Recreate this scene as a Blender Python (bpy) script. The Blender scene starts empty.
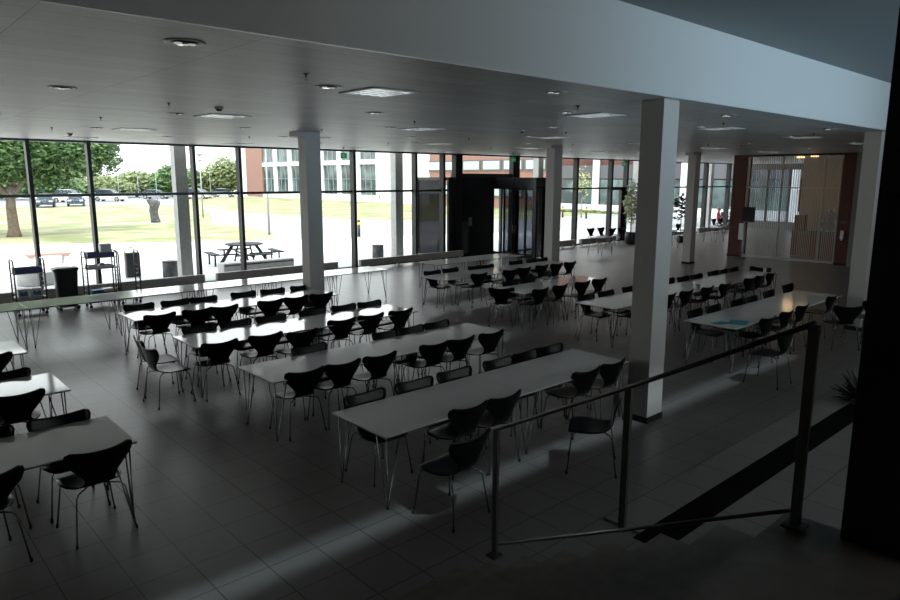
import bpy, math, random
from mathutils import Vector, Matrix
random.seed(7)
SC = bpy.context.scene
COL = SC.collection

# ------------------------------------------------------------------ camera
PITCH, YAW, ROLL, CAM_H, FPX = math.radians(10.141), math.radians(47.655), math.radians(.146), 3.291, 680.67
fh = Vector((math.cos(YAW), math.sin(YAW), 0)); r0 = Vector((math.sin(YAW), -math.cos(YAW), 0))
fw = fh * math.cos(PITCH) - Vector((0, 0, 1)) * math.sin(PITCH)
u0 = r0.cross(fw)
rt = r0 * math.cos(ROLL) + u0 * math.sin(ROLL); up = u0 * math.cos(ROLL) - r0 * math.sin(ROLL)
cd = bpy.data.cameras.new('camera'); cam = bpy.data.objects.new('camera', cd); COL.objects.link(cam)
cd.sensor_width = 36; cd.lens = FPX / 900 * 36; cd.clip_start = .05; cd.clip_end = 600
m = Matrix((rt, up, -fw)).transposed().to_4x4(); m.translation = Vector((0, 0, CAM_H)); cam.matrix_world = m
SC.camera = cam

# ------------------------------------------------------------------ world, sun, lights, exposure
w = bpy.data.worlds.new('sky'); SC.world = w; w.use_nodes = True
wn = w.node_tree.nodes; wl = w.node_tree.links
bg = wn['Background']
tc = wn.new('ShaderNodeTexCoord'); sp = wn.new('ShaderNodeSeparateXYZ'); cr = wn.new('ShaderNodeValToRGB')
wl.new(tc.outputs['Generated'], sp.inputs[0]); wl.new(sp.outputs['Z'], cr.inputs[0]); wl.new(cr.outputs[0], bg.inputs[0])
cr.color_ramp.elements[0].position = 0.0; cr.color_ramp.elements[0].color = (1, 1, 1, 1)
cr.color_ramp.elements[1].position = .6; cr.color_ramp.elements[1].color = (.88, .94, 1, 1)
bg.inputs[1].default_value = 2.5

sd = bpy.data.lights.new('sun', 'SUN'); so = bpy.data.objects.new('sun', sd); COL.objects.link(so)
sd.energy = 3.5; sd.angle = math.radians(12); sd.color = (1, .96, .9)
so.rotation_euler = Vector((-.35, -.62, .9)).to_track_quat('Z', 'Y').to_euler(); so.location = (0, 0, 30)


def area(name, loc, aim, sx, sy, power, color, spread=180):
    d = bpy.data.lights.new(name, 'AREA'); o = bpy.data.objects.new(name, d); COL.objects.link(o)
    d.shape = 'RECTANGLE'; d.size = sx; d.size_y = sy; d.energy = power; d.color = color; d.spread = math.radians(spread)
    o.location = loc
    z = (Vector(loc) - Vector(aim)).normalized(); x = Vector((1, 0, 0)); y = z.cross(x).normalized(); x = y.cross(z)
    mm = Matrix((x, y, z)).transposed().to_4x4(); mm.translation = Vector(loc); o.matrix_world = mm
    return o


area('rear_daylight', (12.5, -5.2, 2.2), (11.3, 4.5, 4.7), 9, 1.2, 46, (.50, .78, 1), 44)
area('roof_daylight', (7.2, 1.95, 5.1), (7.2, 4.95, 0), 12.0, .06, 3.6, (.72, .9, 1), 5)
SC.view_settings.view_transform = 'Standard'; SC.view_settings.look = 'None'
SC.view_settings.gamma = 1; SC.view_settings.use_curve_mapping = False
SC.view_settings.exposure = 0.35
try:
    SC.cycles.max_bounces = 8; SC.cycles.diffuse_bounces = 4; SC.cycles.transparent_max_bounces = 16
    SC.cycles.sample_clamp_indirect = 6; SC.cycles.use_denoising = True; SC.cycles.caustics_reflective = False
except Exception:
    pass


# ------------------------------------------------------------------ materials
def mat(name, color, rough=.5, metal=0., spec=.5, emit=None, es=1., noise=None, bump=0., bscale=40.):
    mm = bpy.data.materials.new(name); mm.use_nodes = True; nt = mm.node_tree; b = nt.nodes['Principled BSDF']
    b.inputs['Base Color'].default_value = (*color, 1); b.inputs['Roughness'].default_value = rough
    b.inputs['Metallic'].default_value = metal; b.inputs['Specular IOR Level'].default_value = spec
    if emit: b.inputs['Emission Color'].default_value = (*emit, 1); b.inputs['Emission Strength'].default_value = es
    if noise:
        sc, c2, lo, hi = noise
        t = nt.nodes.new('ShaderNodeTexCoord'); n = nt.nodes.new('ShaderNodeTexNoise'); r = nt.nodes.new('ShaderNodeValToRGB')
        n.inputs['Scale'].default_value = sc; n.inputs['Detail'].default_value = 6
        nt.links.new(t.outputs['Object'], n.inputs['Vector']); nt.links.new(n.outputs['Fac'], r.inputs[0])
        r.color_ramp.elements[0].position = lo; r.color_ramp.elements[0].color = (*color, 1)
        r.color_ramp.elements[1].position = hi; r.color_ramp.elements[1].color = (*c2, 1)
        nt.links.new(r.outputs[0], b.inputs['Base Color'])
    if bump:
        t = nt.nodes.new('ShaderNodeTexCoord'); n = nt.nodes.new('ShaderNodeTexNoise'); bb = nt.nodes.new('ShaderNodeBump')
        n.inputs['Scale'].default_value = bscale; bb.inputs['Strength'].default_value = bump; bb.inputs['Distance'].default_value = .01
        nt.links.new(t.outputs['Object'], n.inputs['Vector']); nt.links.new(n.outputs['Fac'], bb.inputs['Height']); nt.links.new(bb.outputs[0], b.inputs['Normal'])
    return mm


def brick_mat(name, c1, c2, cm, bw, bh, mortar, rough, swap='XY', offs=.5, spec=.5, shift=(0, 0, 0), rn=None):
    mm = bpy.data.materials.new(name); mm.use_nodes = True; nt = mm.node_tree; b = nt.nodes['Principled BSDF']
    t = nt.nodes.new('ShaderNodeTexCoord'); s = nt.nodes.new('ShaderNodeSeparateXYZ'); c = nt.nodes.new('ShaderNodeCombineXYZ')
    mp = nt.nodes.new('ShaderNodeMapping'); mp.inputs['Location'].default_value = shift
    nt.links.new(t.outputs['Object'], s.inputs[0])
    nt.links.new(s.outputs[swap[0]], c.inputs[0]); nt.links.new(s.outputs[swap[1]], c.inputs[1]); nt.links.new(c.outputs[0], mp.inputs[0])
    k = nt.nodes.new('ShaderNodeTexBrick'); nt.links.new(mp.outputs[0], k.inputs['Vector'])
    k.offset = offs; k.inputs['Scale'].default_value = 1; k.inputs['Brick Width'].default_value = bw; k.inputs['Row Height'].default_value = bh
    k.inputs['Mortar Size'].default_value = mortar; k.inputs['Mortar Smooth'].default_value = .1
    k.inputs['Color1'].default_value = (*c1, 1); k.inputs['Color2'].default_value = (*c2, 1); k.inputs['Mortar'].default_value = (*cm, 1)
    nt.links.new(k.outputs['Color'], b.inputs['Base Color'])
    b.inputs['Roughness'].default_value = rough; b.inputs['Specular IOR Level'].default_value = spec
    if rn:
        n = nt.nodes.new('ShaderNodeTexNoise'); n.inputs['Scale'].default_value = rn[0]; mr = nt.nodes.new('ShaderNodeMapRange')
        mr.inputs['To Min'].default_value = rough - rn[1]; mr.inputs['To Max'].default_value = rough + rn[1]
        nt.links.new(t.outputs['Object'], n.inputs['Vector']); nt.links.new(n.outputs['Fac'], mr.inputs[0]); nt.links.new(mr.outputs[0], b.inputs['Roughness'])
    return mm


def glass_mat(name, tint=(1, 1, 1), refl=.08, rough=0.):
    mm = bpy.data.materials.new(name); mm.use_nodes = True; nt = mm.node_tree
    for n in list(nt.nodes): nt.nodes.remove(n)
    o = nt.nodes.new('ShaderNodeOutputMaterial'); tr = nt.nodes.new('ShaderNodeBsdfTransparent'); gl = nt.nodes.new('ShaderNodeBsdfGlossy')
    mx = nt.nodes.new('ShaderNodeMixShader'); lw = nt.nodes.new('ShaderNodeLayerWeight'); mr = nt.nodes.new('ShaderNodeMapRange')
    tr.inputs[0].default_value = (*tint, 1); gl.inputs['Roughness'].default_value = rough; lw.inputs[0].default_value = .25
    mr.inputs['To Min'].default_value = refl * .5; mr.inputs['To Max'].default_value = min(1, refl * 6)
    nt.links.new(lw.outputs['Fresnel'], mr.inputs[0]); nt.links.new(mr.outputs[0], mx.inputs[0])
    nt.links.new(tr.outputs[0], mx.inputs[1]); nt.links.new(gl.outputs[0], mx.inputs[2]); nt.links.new(mx.outputs[0], o.inputs[0])
    return mm


M = dict(
    floor=brick_mat('floor_tiles', (.175, .165, .155), (.158, .150, .141), (.012, .012, .012), .47, .47, .005, .34, 'YX', 0., .75, (.17, -.11, 0)),
    step=mat('dark_stone_steps', (.15, .13, .105), .5, noise=(9, (.20, .175, .145), .35, .7)),
    ledge=brick_mat('pale_stone_kerb', (.235, .225, .21), (.21, .20, .19), (.08, .08, .08), .6, .6, .006, .5, 'XY'),
    soil=mat('dark_planting_soil', (.004, .004, .004), 1., spec=.05, noise=(30, (.012, .011, .010), .4, .7), bump=.6, bscale=50),
    ceiling=brick_mat('ceiling_panels', (.72, .68, .65), (.58, .545, .52), (.28, .265, .25), 1.44, .35, .005, .42, 'XY', 0., .5, (.39, .03, 0)),
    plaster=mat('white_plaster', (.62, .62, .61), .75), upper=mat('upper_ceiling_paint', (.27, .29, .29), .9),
    bulkhead=mat('bulkhead_paint', (.60, .62, .62), .85), column=mat('column_paint', (.52, .50, .475), .6),
    wallgrey=mat('grey_wall_paint', (.22, .21, .20), .85), black=mat('black_frame', (.012, .012, .014), .35), skirt=mat('black_skirting', (.008, .008, .009), .75),
    mullion=mat('anodised_mullion', (.008, .0075, .0075), .5), mull_side=mat('mullion_cap', (.5, .5, .5), .35, .4),
    glass=glass_mat('window_glass', (.96, .98, .97), .004), darkglass=glass_mat('tinted_glass', (.12, .125, .14), .03), doorglass=glass_mat('grey_door_glass', (.34, .35, .38), .05),
    blackpanel=mat('black_glossy_panel', (.018, .020, .025), .25), chair=mat('black_lacquer', (.003, .003, .0035), .30, spec=.2),
    chrome=mat('chromed_steel', (.24, .24, .25), .25, 1.), rubber=mat('black_rubber', (.01, .01, .01), .7),
    laminate=mat('white_laminate', (.70, .71, .70), .08, spec=.75), edge=mat('table_edge', (.16, .15, .14), .4), steel=mat('brushed_steel', (.35, .33, .31), .38, .9),
    radiator=mat('radiator_enamel', (.40, .385, .36), .5), brick=brick_mat('red_brick', (.125, .034, .019), (.095, .028, .017), (.07, .05, .04), .24, .075, .008, .8, 'YZ'),
    brickx=brick_mat('red_brick_return', (.125, .034, .019), (.095, .028, .017), (.07, .05, .04), .24, .075, .008, .8, 'XZ'),
    slat=mat('shutter_slats', (.46, .46, .44), .45, .2), blue=mat('blue_plastic', (.02, .03, .17), .4), white=mat('white_plastic', (.7, .7, .7), .4),
    trolley=mat('trolley_steel', (.16, .155, .15), .35, .8), bag=mat('black_bin_bag', (.006, .006, .007), .28, bump=.9, bscale=14), brown=mat('dark_brown_crate', (.03, .018, .014), .5),
    paper=mat('white_paper', (.75, .77, .8), .7), teal=mat('teal_paper', (.03, .28, .36), .6), bluecarton=mat('blue_carton', (.04, .16, .34), .6), yellow=mat('yellow_band', (.75, .45, .05), .6),
    concrete=mat('raw_concrete', (.46, .45, .435), .8, noise=(6, (.54, .53, .51), .4, .7)), plaza=brick_mat('pale_paving', (.66, .66, .66), (.62, .62, .62), (.5, .5, .5), .6, .6, .008, .8, 'XY'),
    road=mat('pale_asphalt', (.25, .255, .27), .9), lawn=mat('dry_lawn', (.19, .215, .09), .95, noise=(.35, (.38, .35, .21), .40, .62)),
    grass2=mat('lawn_edge', (.16, .26, .06), .95), bark=mat('tree_bark', (.16, .12, .09), .9, noise=(8, (.25, .2, .15), .4, .7)),
    wood=mat('dark_picnic_wood', (.035, .036, .042), .8), bin=mat('black_bin', (.015, .016, .018), .5), stonegrey=mat('weathered_sculpture_stone', (.05, .05, .055), .7, noise=(4, (.12, .12, .125), .4, .7)),
    wbrick=brick_mat('facade_brick', (.30, .16, .13), (.28, .145, .115), (.28, .2, .17), .5, .16, .01, .9, 'YZ'), dbrick=brick_mat('dark_facade_brick', (.13, .05, .042), (.11, .042, .036), (.14, .09, .07), .5, .16, .01, .9, 'YZ'),  # dbrick: darker red-brown brick, seen on the right wing
    wframe=mat('white_facade_frame', (.72, .73, .74), .7), fglass=mat('facade_glazing', (.04, .06, .065), .12, noise=(.5, (.14, .2, .2), .4, .65)), fblind=mat('pale_window_blind', (.42, .5, .5), .5),
    slate=mat('slate_cladding', (.10, .10, .115), .5), lamp=mat('grey_lamp_post', (.3, .32, .33), .5), emitw=mat('luminaire_louvre', (.75, .78, .8), .25, .5, emit=(.85, .93, 1), es=.18),
    reflector=mat('reflector_metal', (.8, .8, .8), .12, 1.), lamp_on=mat('lamp_glass', (.8, .8, .8), .2, emit=(1, .95, .85), es=.25), warm=mat('warm_lamp', (.9, .7, .4), .3, emit=(1, .62, .25), es=2),
    exit=mat('exit_green', (.01, .22, .07), .4, emit=(.05, .75, .25), es=.12), orange=mat('orange_timber', (.26, .095, .035), .5), tan=mat('beige_wall', (.42, .33, .22), .8),
    pot=mat('dark_grey_pot', (.05, .052, .06), .5), carw=mat('white_car_paint', (.62, .64, .66), .25), cars=mat('silver_car_paint', (.35, .36, .38), .25, .4), card=mat('dark_car_paint', (.04, .05, .07), .25), carr=mat('red_car_paint', (.35, .04, .03), .25),
    carglass=mat('car_glass', (.02, .03, .04), .1), skin=mat('skin', (.55, .34, .25), .6), pink=mat('pink_shirt', (.5, .06, .12), .8), grey=mat('grey_jacket', (.14, .16, .19), .8), pale=mat('pale_shirt', (.55, .55, .53), .8),
    hair=mat('blond_hair', (.4, .27, .12), .7), hair2=mat('dark_hair', (.04, .025, .015), .7), jeans=mat('dark_trousers', (.03, .035, .05), .8), gravel=mat('sensor_white', (.6, .6, .6), .5), darkmetal=mat('dark_metal', (.03, .03, .03), .4, .7),
    rail=mat('stainless_rail', (.125, .12, .11), .42, .85), redwood=mat('reddish_bench_slats', (.45, .2, .15), .7), redrug=mat('brown_landing_tiles', (.05, .035, .03), .5),
)


def leaf_mat(name, c1, c2):
    mm = bpy.data.materials.new(name); mm.use_nodes = True; nt = mm.node_tree; b = nt.nodes['Principled BSDF']
    g = nt.nodes.new('ShaderNodeNewGeometry'); r = nt.nodes.new('ShaderNodeValToRGB')
    nt.links.new(g.outputs['Random Per Island'], r.inputs[0]); r.color_ramp.elements[0].color = (*c1, 1); r.color_ramp.elements[1].color = (*c2, 1)
    nt.links.new(r.outputs[0], b.inputs['Base Color']); b.inputs['Roughness'].default_value = .6
    b.inputs['Transmission Weight'].default_value = 0
    return mm


M['leaf'] = leaf_mat('oak_leaves', (.03, .08, .022), (.13, .22, .07)); M['leaf2'] = leaf_mat('shrub_leaves', (.10, .145, .05), (.25, .29, .13))
M['leaf3'] = leaf_mat('yellow_leaves', (.20, .22, .06), (.42, .40, .12)); M['leaf4'] = leaf_mat('ficus_leaves', (.16, .20, .09), (.6, .6, .38)); M['leaf5'] = leaf_mat('dark_leaves', (.008, .015, .008), (.03, .05, .02))


# ------------------------------------------------------------------ mesh helpers
class MB:
    def __init__(s): s.v = []; s.f = []; s.sm = []

    def add(s, vs, fs, smooth=False):
        n = len(s.v); s.v += [tuple(p) for p in vs]; s.f += [tuple(i + n for i in f) for f in fs]; s.sm += [smooth] * len(fs); return s

    def box(s, x0, y0, z0, x1, y1, z1):
        v = [(x, y, z) for z in (z0, z1) for y in (y0, y1) for x in (x0, x1)]
        return s.add(v, [(0, 2, 3, 1), (4, 5, 7, 6), (0, 1, 5, 4), (2, 6, 7, 3), (0, 4, 6, 2), (1, 3, 7, 5)])

    def bbox(s, x0, y0, z0, x1, y1, z1, b=.01):
        # box with chamfered vertical and top edges
        def ring(i, z): return [(x0 + i + b, y0 + i, z), (x1 - i - b, y0 + i, z), (x1 - i, y0 + i + b, z), (x1 - i, y1 - i - b, z), (x1 - i - b, y1 - i, z), (x0 + i + b, y1 - i, z), (x0 + i, y1 - i - b, z), (x0 + i, y0 + i + b, z)]
        return s.loft([ring(b * .7, z0), ring(0, z0 + b), ring(0, z1 - b), ring(b * .7, z1)], False)

    def loft(s, rings, smooth=True, cap=True, closed=True):
        n = len(rings[0]); vs = [p for r in rings for p in r]; fs = []
        for i in range(len(rings) - 1):
            for j in range(n if closed else n - 1):
                k = (j + 1) % n; fs.append((i * n + j, i * n + k, (i + 1) * n + k, (i + 1) * n + j))
        s.add(vs, fs, smooth)
        if cap and closed:
            b = len(s.v) - len(vs)
            s.f += [tuple(b + j for j in reversed(range(n))), tuple(b + (len(rings) - 1) * n + j for j in range(n))]; s.sm += [False, False]
        return s

    def tube(s, pts, r, n=8, r2=None):
        pts = [Vector(p) for p in pts]; rings = []; t0 = (pts[1] - pts[0]).normalized()
        a = t0.orthogonal().normalized()
        for i, p in enumerate(pts):
            t = (pts[min(i + 1, len(pts) - 1)] - pts[max(i - 1, 0)]).normalized()
            a = (a - t * a.dot(t)).normalized(); b = t.cross(a)
            rr = r if r2 is None else r + (r2 - r) * i / (len(pts) - 1)
            if isinstance(r, (list, tuple)): rr = r[i]
            rings.append([tuple(p + (a * math.cos(q) + b * math.sin(q)) * rr) for q in [2 * math.pi * j / n for j in range(n)]])
        return s.loft(rings)

    def lathe(s, prof, c=(0, 0, 0), n=20, smooth=True):
        return s.loft([[(c[0] + r * math.cos(2 * math.pi * j / n), c[1] + r * math.sin(2 * math.pi * j / n), c[2] + z) for j in range(n)] for r, z in prof], smooth)

    def prism(s, poly, z0, z1):
        return s.loft([[(x, y, z0) for x, y in poly], [(x, y, z1) for x, y in poly]], False)

    def poly(s, pts): return s.add(pts, [tuple(range(len(pts)))])

    def mesh(s, name, m):
        me = bpy.data.meshes.new(name); me.from_pydata(s.v, [], s.f); me.polygons.foreach_set('use_smooth', s.sm); me.materials.append(M[m] if isinstance(m, str) else m); me.update(); return me

    def build(s, name, m, parent=None, loc=(0, 0, 0)):
        o = bpy.data.objects.new(name, s.mesh(name, m)); COL.objects.link(o); o.location = loc
        if parent: o.parent = parent
        return o


def empty(name, loc, rz=0):
    o = bpy.data.objects.new(name, None); COL.objects.link(o); o.location = loc; o.rotation_euler = (0, 0, rz); o.empty_display_size = .1; return o


def tag(o, label, cat, group=None, kind=None):
    o['label'] = label; o['category'] = cat
    if group: o['group'] = group
    elif 'group' in o: del o['group']
    if kind: o['kind'] = kind
    return o


def struct(name, mb, m):
    o = mb.build(name, m); o['kind'] = 'structure'; return o


def copy_tree(o, loc, rz=0, parent=None):
    c = o.copy(); COL.objects.link(c)
    if parent: c.parent = parent
    else: c.location = loc; c.rotation_euler = (0, 0, rz)
    for ch in o.children: copy_tree(ch, None, 0, c)
    return c


# ------------------------------------------------------------------ setting
ZC, ZU, YW, YB = 4.283, 5.183, 21.05, 4.54
struct('floor', MB().box(-6, -7, -.12, 47, YW, 0), 'floor')
struct('ceiling', MB().box(-6, YB + .02, ZC, 47, YW + .25, ZC + .5), 'ceiling')
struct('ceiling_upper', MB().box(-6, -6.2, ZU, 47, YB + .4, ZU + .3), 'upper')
struct('wall_bulkhead', MB().box(-6, YB, ZC - .015, 28.6, YB + .018, ZU), 'bulkhead')
struct('trim_1', MB().box(-6, YB - .006, ZC - .02, 28.6, YB + .02, ZC - .010), 'mull_side')
struct('wall_left', MB().box(-6.2, -7, -.1, -6, YW, ZU), 'wallgrey')
wb = MB(); wb.box(-6, -6.2, 0, 47, -6, 2.9); wb.box(-6, -6.2, 4.95, 47, -6, ZU); wb.box(-6, -6.2, 2.9, 5, -6, 4.95); wb.box(18, -6.2, 2.9, 47, -6, 4.95)
struct('wall_back', wb, 'wallgrey')
struct('window_2', MB().box(5, -6.12, 2.9, 18, -6.08, 4.95), 'glass')
struct('wall_right', MB().box(28.7, -6, 0, 29.0, 8.95, ZU), 'wallgrey')
wfm = MB(); wfm.box(46.8, -6, 0, 47, 15.6, ZU); wfm.box(46.8, 15.6, 3.9, 47, YW, ZU); wfm.box(46.8, 15.6, 0, 47, YW, .5)
struct('wall_far', wfm, 'wallgrey'); struct('window_3', MB().box(46.9, 15.6, .5, 46.91, YW, 3.9), glass_mat('smoked_window', (.55, .58, .6), .03))
for y in (15.6, 17.0, 18.4, 19.8): struct('trim_mullion', MB().box(46.8, y, .5, 47, y + .09, 3.9), 'mullion')
struct('wall_canteen', MB().box(36, 6, 0, 36.2, 13.6, ZC), 'tan')
# window facade
mx = [(-4.67, .07), (-3.21, .07), (-.29, .07), (1.17, .07), (4.09, .07), (5.55, .07), (8.47, .07), (9.95, .07), (12.87, .07), (14.33, .09), (17.22, .09), (18.68, .09), (19.5, .36), (23.0, .42), (26.0, .09), (27.47, .13), (30.39, .13), (31.8, .13), (34.8, .13), (36.25, .13), (39.1, .13), (40.5, .17), (43.5, .15)]
struct('window_1', MB().box(-6, YW + .02, .02, 47, YW + .03, ZC), 'glass')
for i, (x, wd) in enumerate(mx):
    struct('trim_mullion', MB().box(x - wd / 2 - .01, YW - .20, 0, x + wd / 2 + .01, YW + .05, ZC), 'mullion')
tt = MB(); tt.box(-6, YW - .07, 2.765, 19.3, YW + .06, 2.845); tt.box(23.2, YW - .07, 2.765, 47, YW + .06, 2.845)
struct('trim_transom', tt, 'black')
struct('trim_head', MB().box(-6, YW - .11, ZC - .055, 47, YW + .1, ZC - .001), 'black')
struct('trim_sill', MB().box(-6, YW - .10, 0, 47, YW + .1, .05), 'mullion')
# bare door in the facade, right of the entrance
d = MB(); d.box(30.5, YW - .09, 2.7, 31.75, YW + .07, 2.86); d.box(31.45, YW - .09, 0, 31.72, YW + .07, 2.8); d.box(30.5, YW - .09, 0, 30.62, YW + .07, 2.8)
struct('door_1', d, 'black')
# columns
def column(x, y, w=.37, dpt=.32, z=ZC):
    struct('trim_column', MB().box(x, y, 0, x + w, y + dpt, z), 'column')
    struct('baseboard_column', MB().box(x - .012, y - .012, 0, x + w + .012, y + dpt + .012, .085), 'skirt')
for c in [(7.94, 4.73), (16.5, 4.73), (25.1, 4.73), (7.94, 13.42), (16.5, 13.42), (24.78, 13.28)]: column(*c)
for x, y in [(7.94, 13.42), (16.5, 13.42), (24.78, 13.28)]:
    struct('trim_capital', MB().box(x - .2, y - .02, ZC - .1, x, y + .34, ZC), 'column')

# brick piers and shutter at the canteen
for y0, y1 in [(13.12, 13.70), (8.95, 9.42)]:
    struct('wall_pier', MB().box(28.8, y0, 0, 29.3, y1, ZC), 'brick'); struct('baseboard_pier', MB().box(28.78, y0 - .02, 0, 29.32, y1 + .02, .09), 'skirt')
gr = tag(empty('roller_shutter', (28.86, 9.44, 0)), 'closed translucent shutter of thin vertical slats between two brick piers', 'shutter')
s_ = MB(); y = 0.05
while y < 3.64:
    s_.box(.0, y, .12, .012, y + .022, 4.22); y += .088 if (int(y * 2.2) % 2) else .066
s_.build('slats', 'slat', gr)
for y in (0.02, .62, 2.2, 3.62): MB().box(-.03, y, .0, .04, y + .045, 4.24).build('post', 'slat', gr)
MB().box(-.03, 0, .03, .05, 3.68, .12).build('bottom_rail', 'slat', gr)
MB().box(-.03, 0, 2.93, .03, 3.68, 2.97).build('middle_rail', 'slat', gr)
MB().box(-.04, 0, 4.2, .06, 3.68, 4.28).build('top_rail', 'darkmetal', gr)
# canteen behind the shutter
ct = tag(empty('serving_counter', (31.2, 10.0, 0)), 'orange timber serving counter behind the shutter', 'counter')
MB().box(0, 0, 0, .7, 2.0, 1.0).build('counter_body', 'orange', ct); MB().box(-.05, -.05, 1.0, .75, 2.05, 1.05).build('worktop', 'edge', ct)
MB().box(.2, 1.6, 1.05, .5, 2.0, 1.75).build('end_screen', 'orange', ct)
sh = tag(empty('bottle_shelf', (32.6, 9.0, 0)), 'beige shelf unit with bottles and jars behind the orange counter', 'shelf')
MB().box(.3, 0, 0, .36, 3.1, 3.3).build('back_panel', 'tan', sh)
for z in (.9, 1.35, 1.8): MB().box(0, 0, z, .3, 2.6, z + .03).build('shelf_board', 'steel', sh)
bot = None
for k in range(26):
    z = (.93, 1.38, 1.83)[k % 3]; yy = 9.1 + (k // 3) * .28 + random.uniform(0, .08)
    if bot is None:
        bot = MB().lathe([(.045, 0), (.045, .16), (.015, .22), (.015, .28)], n=10).build('bottle', 'white'); o = bot
    else:
        o = bot.copy(); COL.objects.link(o)
    if k % 2: o.scale = (1.5, 1.5, .8)
    else: o.scale = (1.2, 1.2, 1)
    o.location = (32.75, yy, z); tag(o, 'pale bottle or jar on the beige shelf behind the shutter', 'bottle', 'bottles on the canteen shelf')
for i, (x, y) in enumerate([(31, 11.3), (31, 9.9), (33, 10.0), (32.2, 12.3)]):
    o = MB().lathe([(.16, 0), (.16, .05), (.12, .06)], n=14).build('ceiling_spotlight', 'warm', None, (x, y, ZC - .07)); pl = bpy.data.lights.new('canteen_lamp', 'POINT'); po = bpy.data.objects.new('canteen_lamp', pl); COL.objects.link(po); pl.energy = 3.5; pl.color = (1, .68, .38); pl.shadow_soft_size = .25; po.location = (x, y, ZC - .25); tag(o, ['round warm ceiling lamp behind middle of the shutter', 'round warm ceiling lamp behind right end of the shutter', 'farther warm ceiling lamp behind right end of shutter', 'warm ceiling lamp farthest behind the shutter'][i], 'lamp')
mb = tag(empty('notice_stand', (28.15, 12.62, 0)), 'dark notice board on a thin stand before the shutter', 'notice board')
MB().box(-.02, -.28, 1.58, .02, .24, 2.16).build('board', 'skirt', mb); MB().box(-.03, -.3, 1.53, .03, .26, 1.58).build('board_ledge', 'black', mb); MB().box(-.02, .18, .02, .02, .23, 1.55).build('pole', 'blue', mb)
MB().box(-.2, .05, 0, .2, .35, .02).build('base', 'black', mb)
MB().box(-.05, .14, .80, -.03, .33, 1.48).build('leaflet_holder', 'paper', mb)
ic = tag(empty('hand_sanitiser_dispenser', (28.79, 9.2, 1.02)), 'white wall dispenser on the right brick pier', 'dispenser')
MB().bbox(-.1, -.07, 0, 0, .07, .33, .02).build('case', 'white', ic); MB().box(-.08, -.03, -.05, -.02, .03, 0).build('nozzle', 'gravel', ic)
o = MB().box(28.785, 9.1, 1.62, 28.795, 9.32, 1.72).build('wall_notice', 'slate'); tag(o, 'small notice above the dispenser on the right brick pier', 'sign')

# ------------------------------------------------------------------ staircase, landing, pillar and kerb
ZL, RISE, TR, Y0S, XS = 1.62, .2025, .35, 1.22, 3.45
st = MB()
for k in range(1, 8): st.box(-2, Y0S + TR * (k - 1) - .015, 0, XS, Y0S + TR * k, ZL - RISE * k)
struct('floor_stairs', st, 'step')
struct('floor_landing', MB().box(-6, -6, 0, XS, Y0S, ZL), 'step')
struct('floor_landing_tiles', MB().box(-6, -6, ZL - .1, XS + .01, .62, ZL + .006), 'redrug')
struct('trim_pillar', MB().box(3.36, .66, ZL, 3.66, .95, ZU), 'black')
struct('trim_pillar_foot', MB().box(3.46, .62, 0, 3.70, .98, ZL), 'black')
struct('floor_kerb', MB().box(5.3, 3.17, 0, 27, 3.56, .02), 'ledge')
struct('floor_pale', MB().box(3.45, -6, 0, 28.7, 2.85, .012), 'ledge')
struct('floor_bed', MB().box(5.2, 2.85, 0, 27, 3.17, .008), 'soil')

rl = tag(empty('stair_railing', (0, 0, 0)), 'flat steel stair railing descending along the edge of the steps', 'railing')
P = [(3.42, 3.24, .50), (3.42, 2.16, 1.07), (3.30, 1.13, 1.635)]
RH = 1.0
for i, p in enumerate(P):
    pm = MB().box(p[0] - .02, p[1] - .022, p[2] + (.08 if i == 1 else 0), p[0] + .006, p[1] + .022, p[2] + RH)
    po = pm.build('post', 'rail', rl)
    if i != 1: MB().bbox(p[0] - .06, p[1] - .05, p[2] - .0, p[0] + .045, p[1] + .05, p[2] + .012, .004).build('foot_plate', 'darkmetal', po)
MB().tube([(P[0][0], P[0][1] + .04, P[0][2] + RH - .01), P[0][:2] + (P[0][2] + RH,), (P[1][0], P[1][1], P[1][2] + RH), (P[2][0], P[2][1], P[2][2] + RH + .005)], .014, 10).build('handrail', 'rail', rl)
MB().tube([(P[0][0], P[0][1], P[0][2] + .09), (P[2][0], P[2][1], P[2][2] + .085)], .011, 8).build('lower_rail', 'rail', rl)

# ------------------------------------------------------------------ tables
TZ, TS = .80, .969
def make_table(L, W=.96, name='dining_table'):
    t = empty(name, (0, 0, 0))
    top = MB().bbox(0, 0, TZ - .018, L, W, TZ, .004).build('tabletop', 'laminate', t)
    e = MB(); e.box(-.004, -.004, TZ - .02, L + .004, W + .004, TZ - .010); e.build('edge_trim', 'edge', top)
    for cx, sx in ((.055, 1), (L - .055, -1)):
        for cy, sy in ((.055, 1), (W - .055, -1)):
            l = MB(); foot = (cx + sx * .01, cy + sy * .01, .012); zt = TZ - .02
            l.tube([(cx, cy, zt), (foot[0], foot[1], .03), foot], .0075, 6)
            l.tube([(cx + sx * .17, cy, zt), (foot[0] + sx * .012, foot[1], .03), foot], .0075, 6)
            l.tube([(cx, cy + sy * .17, zt), (foot[0], foot[1] + sy * .012, .03), foot], .0075, 6)
            l.box(min(cx, cx + sx * .19), cy - .015, zt - .006, max(cx, cx + sx * .19), cy + .015, zt); l.box(cx - .015, min(cy, cy + sy * .19), zt - .006, cx + .015, max(cy, cy + sy * .19), zt)
            lo = l.build('leg', 'chrome', t)
            MB().lathe([(.014, 0), (.014, .014)], foot[:2] + (0,), 8).build('foot_cap', 'rubber', lo)
    return t


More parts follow.
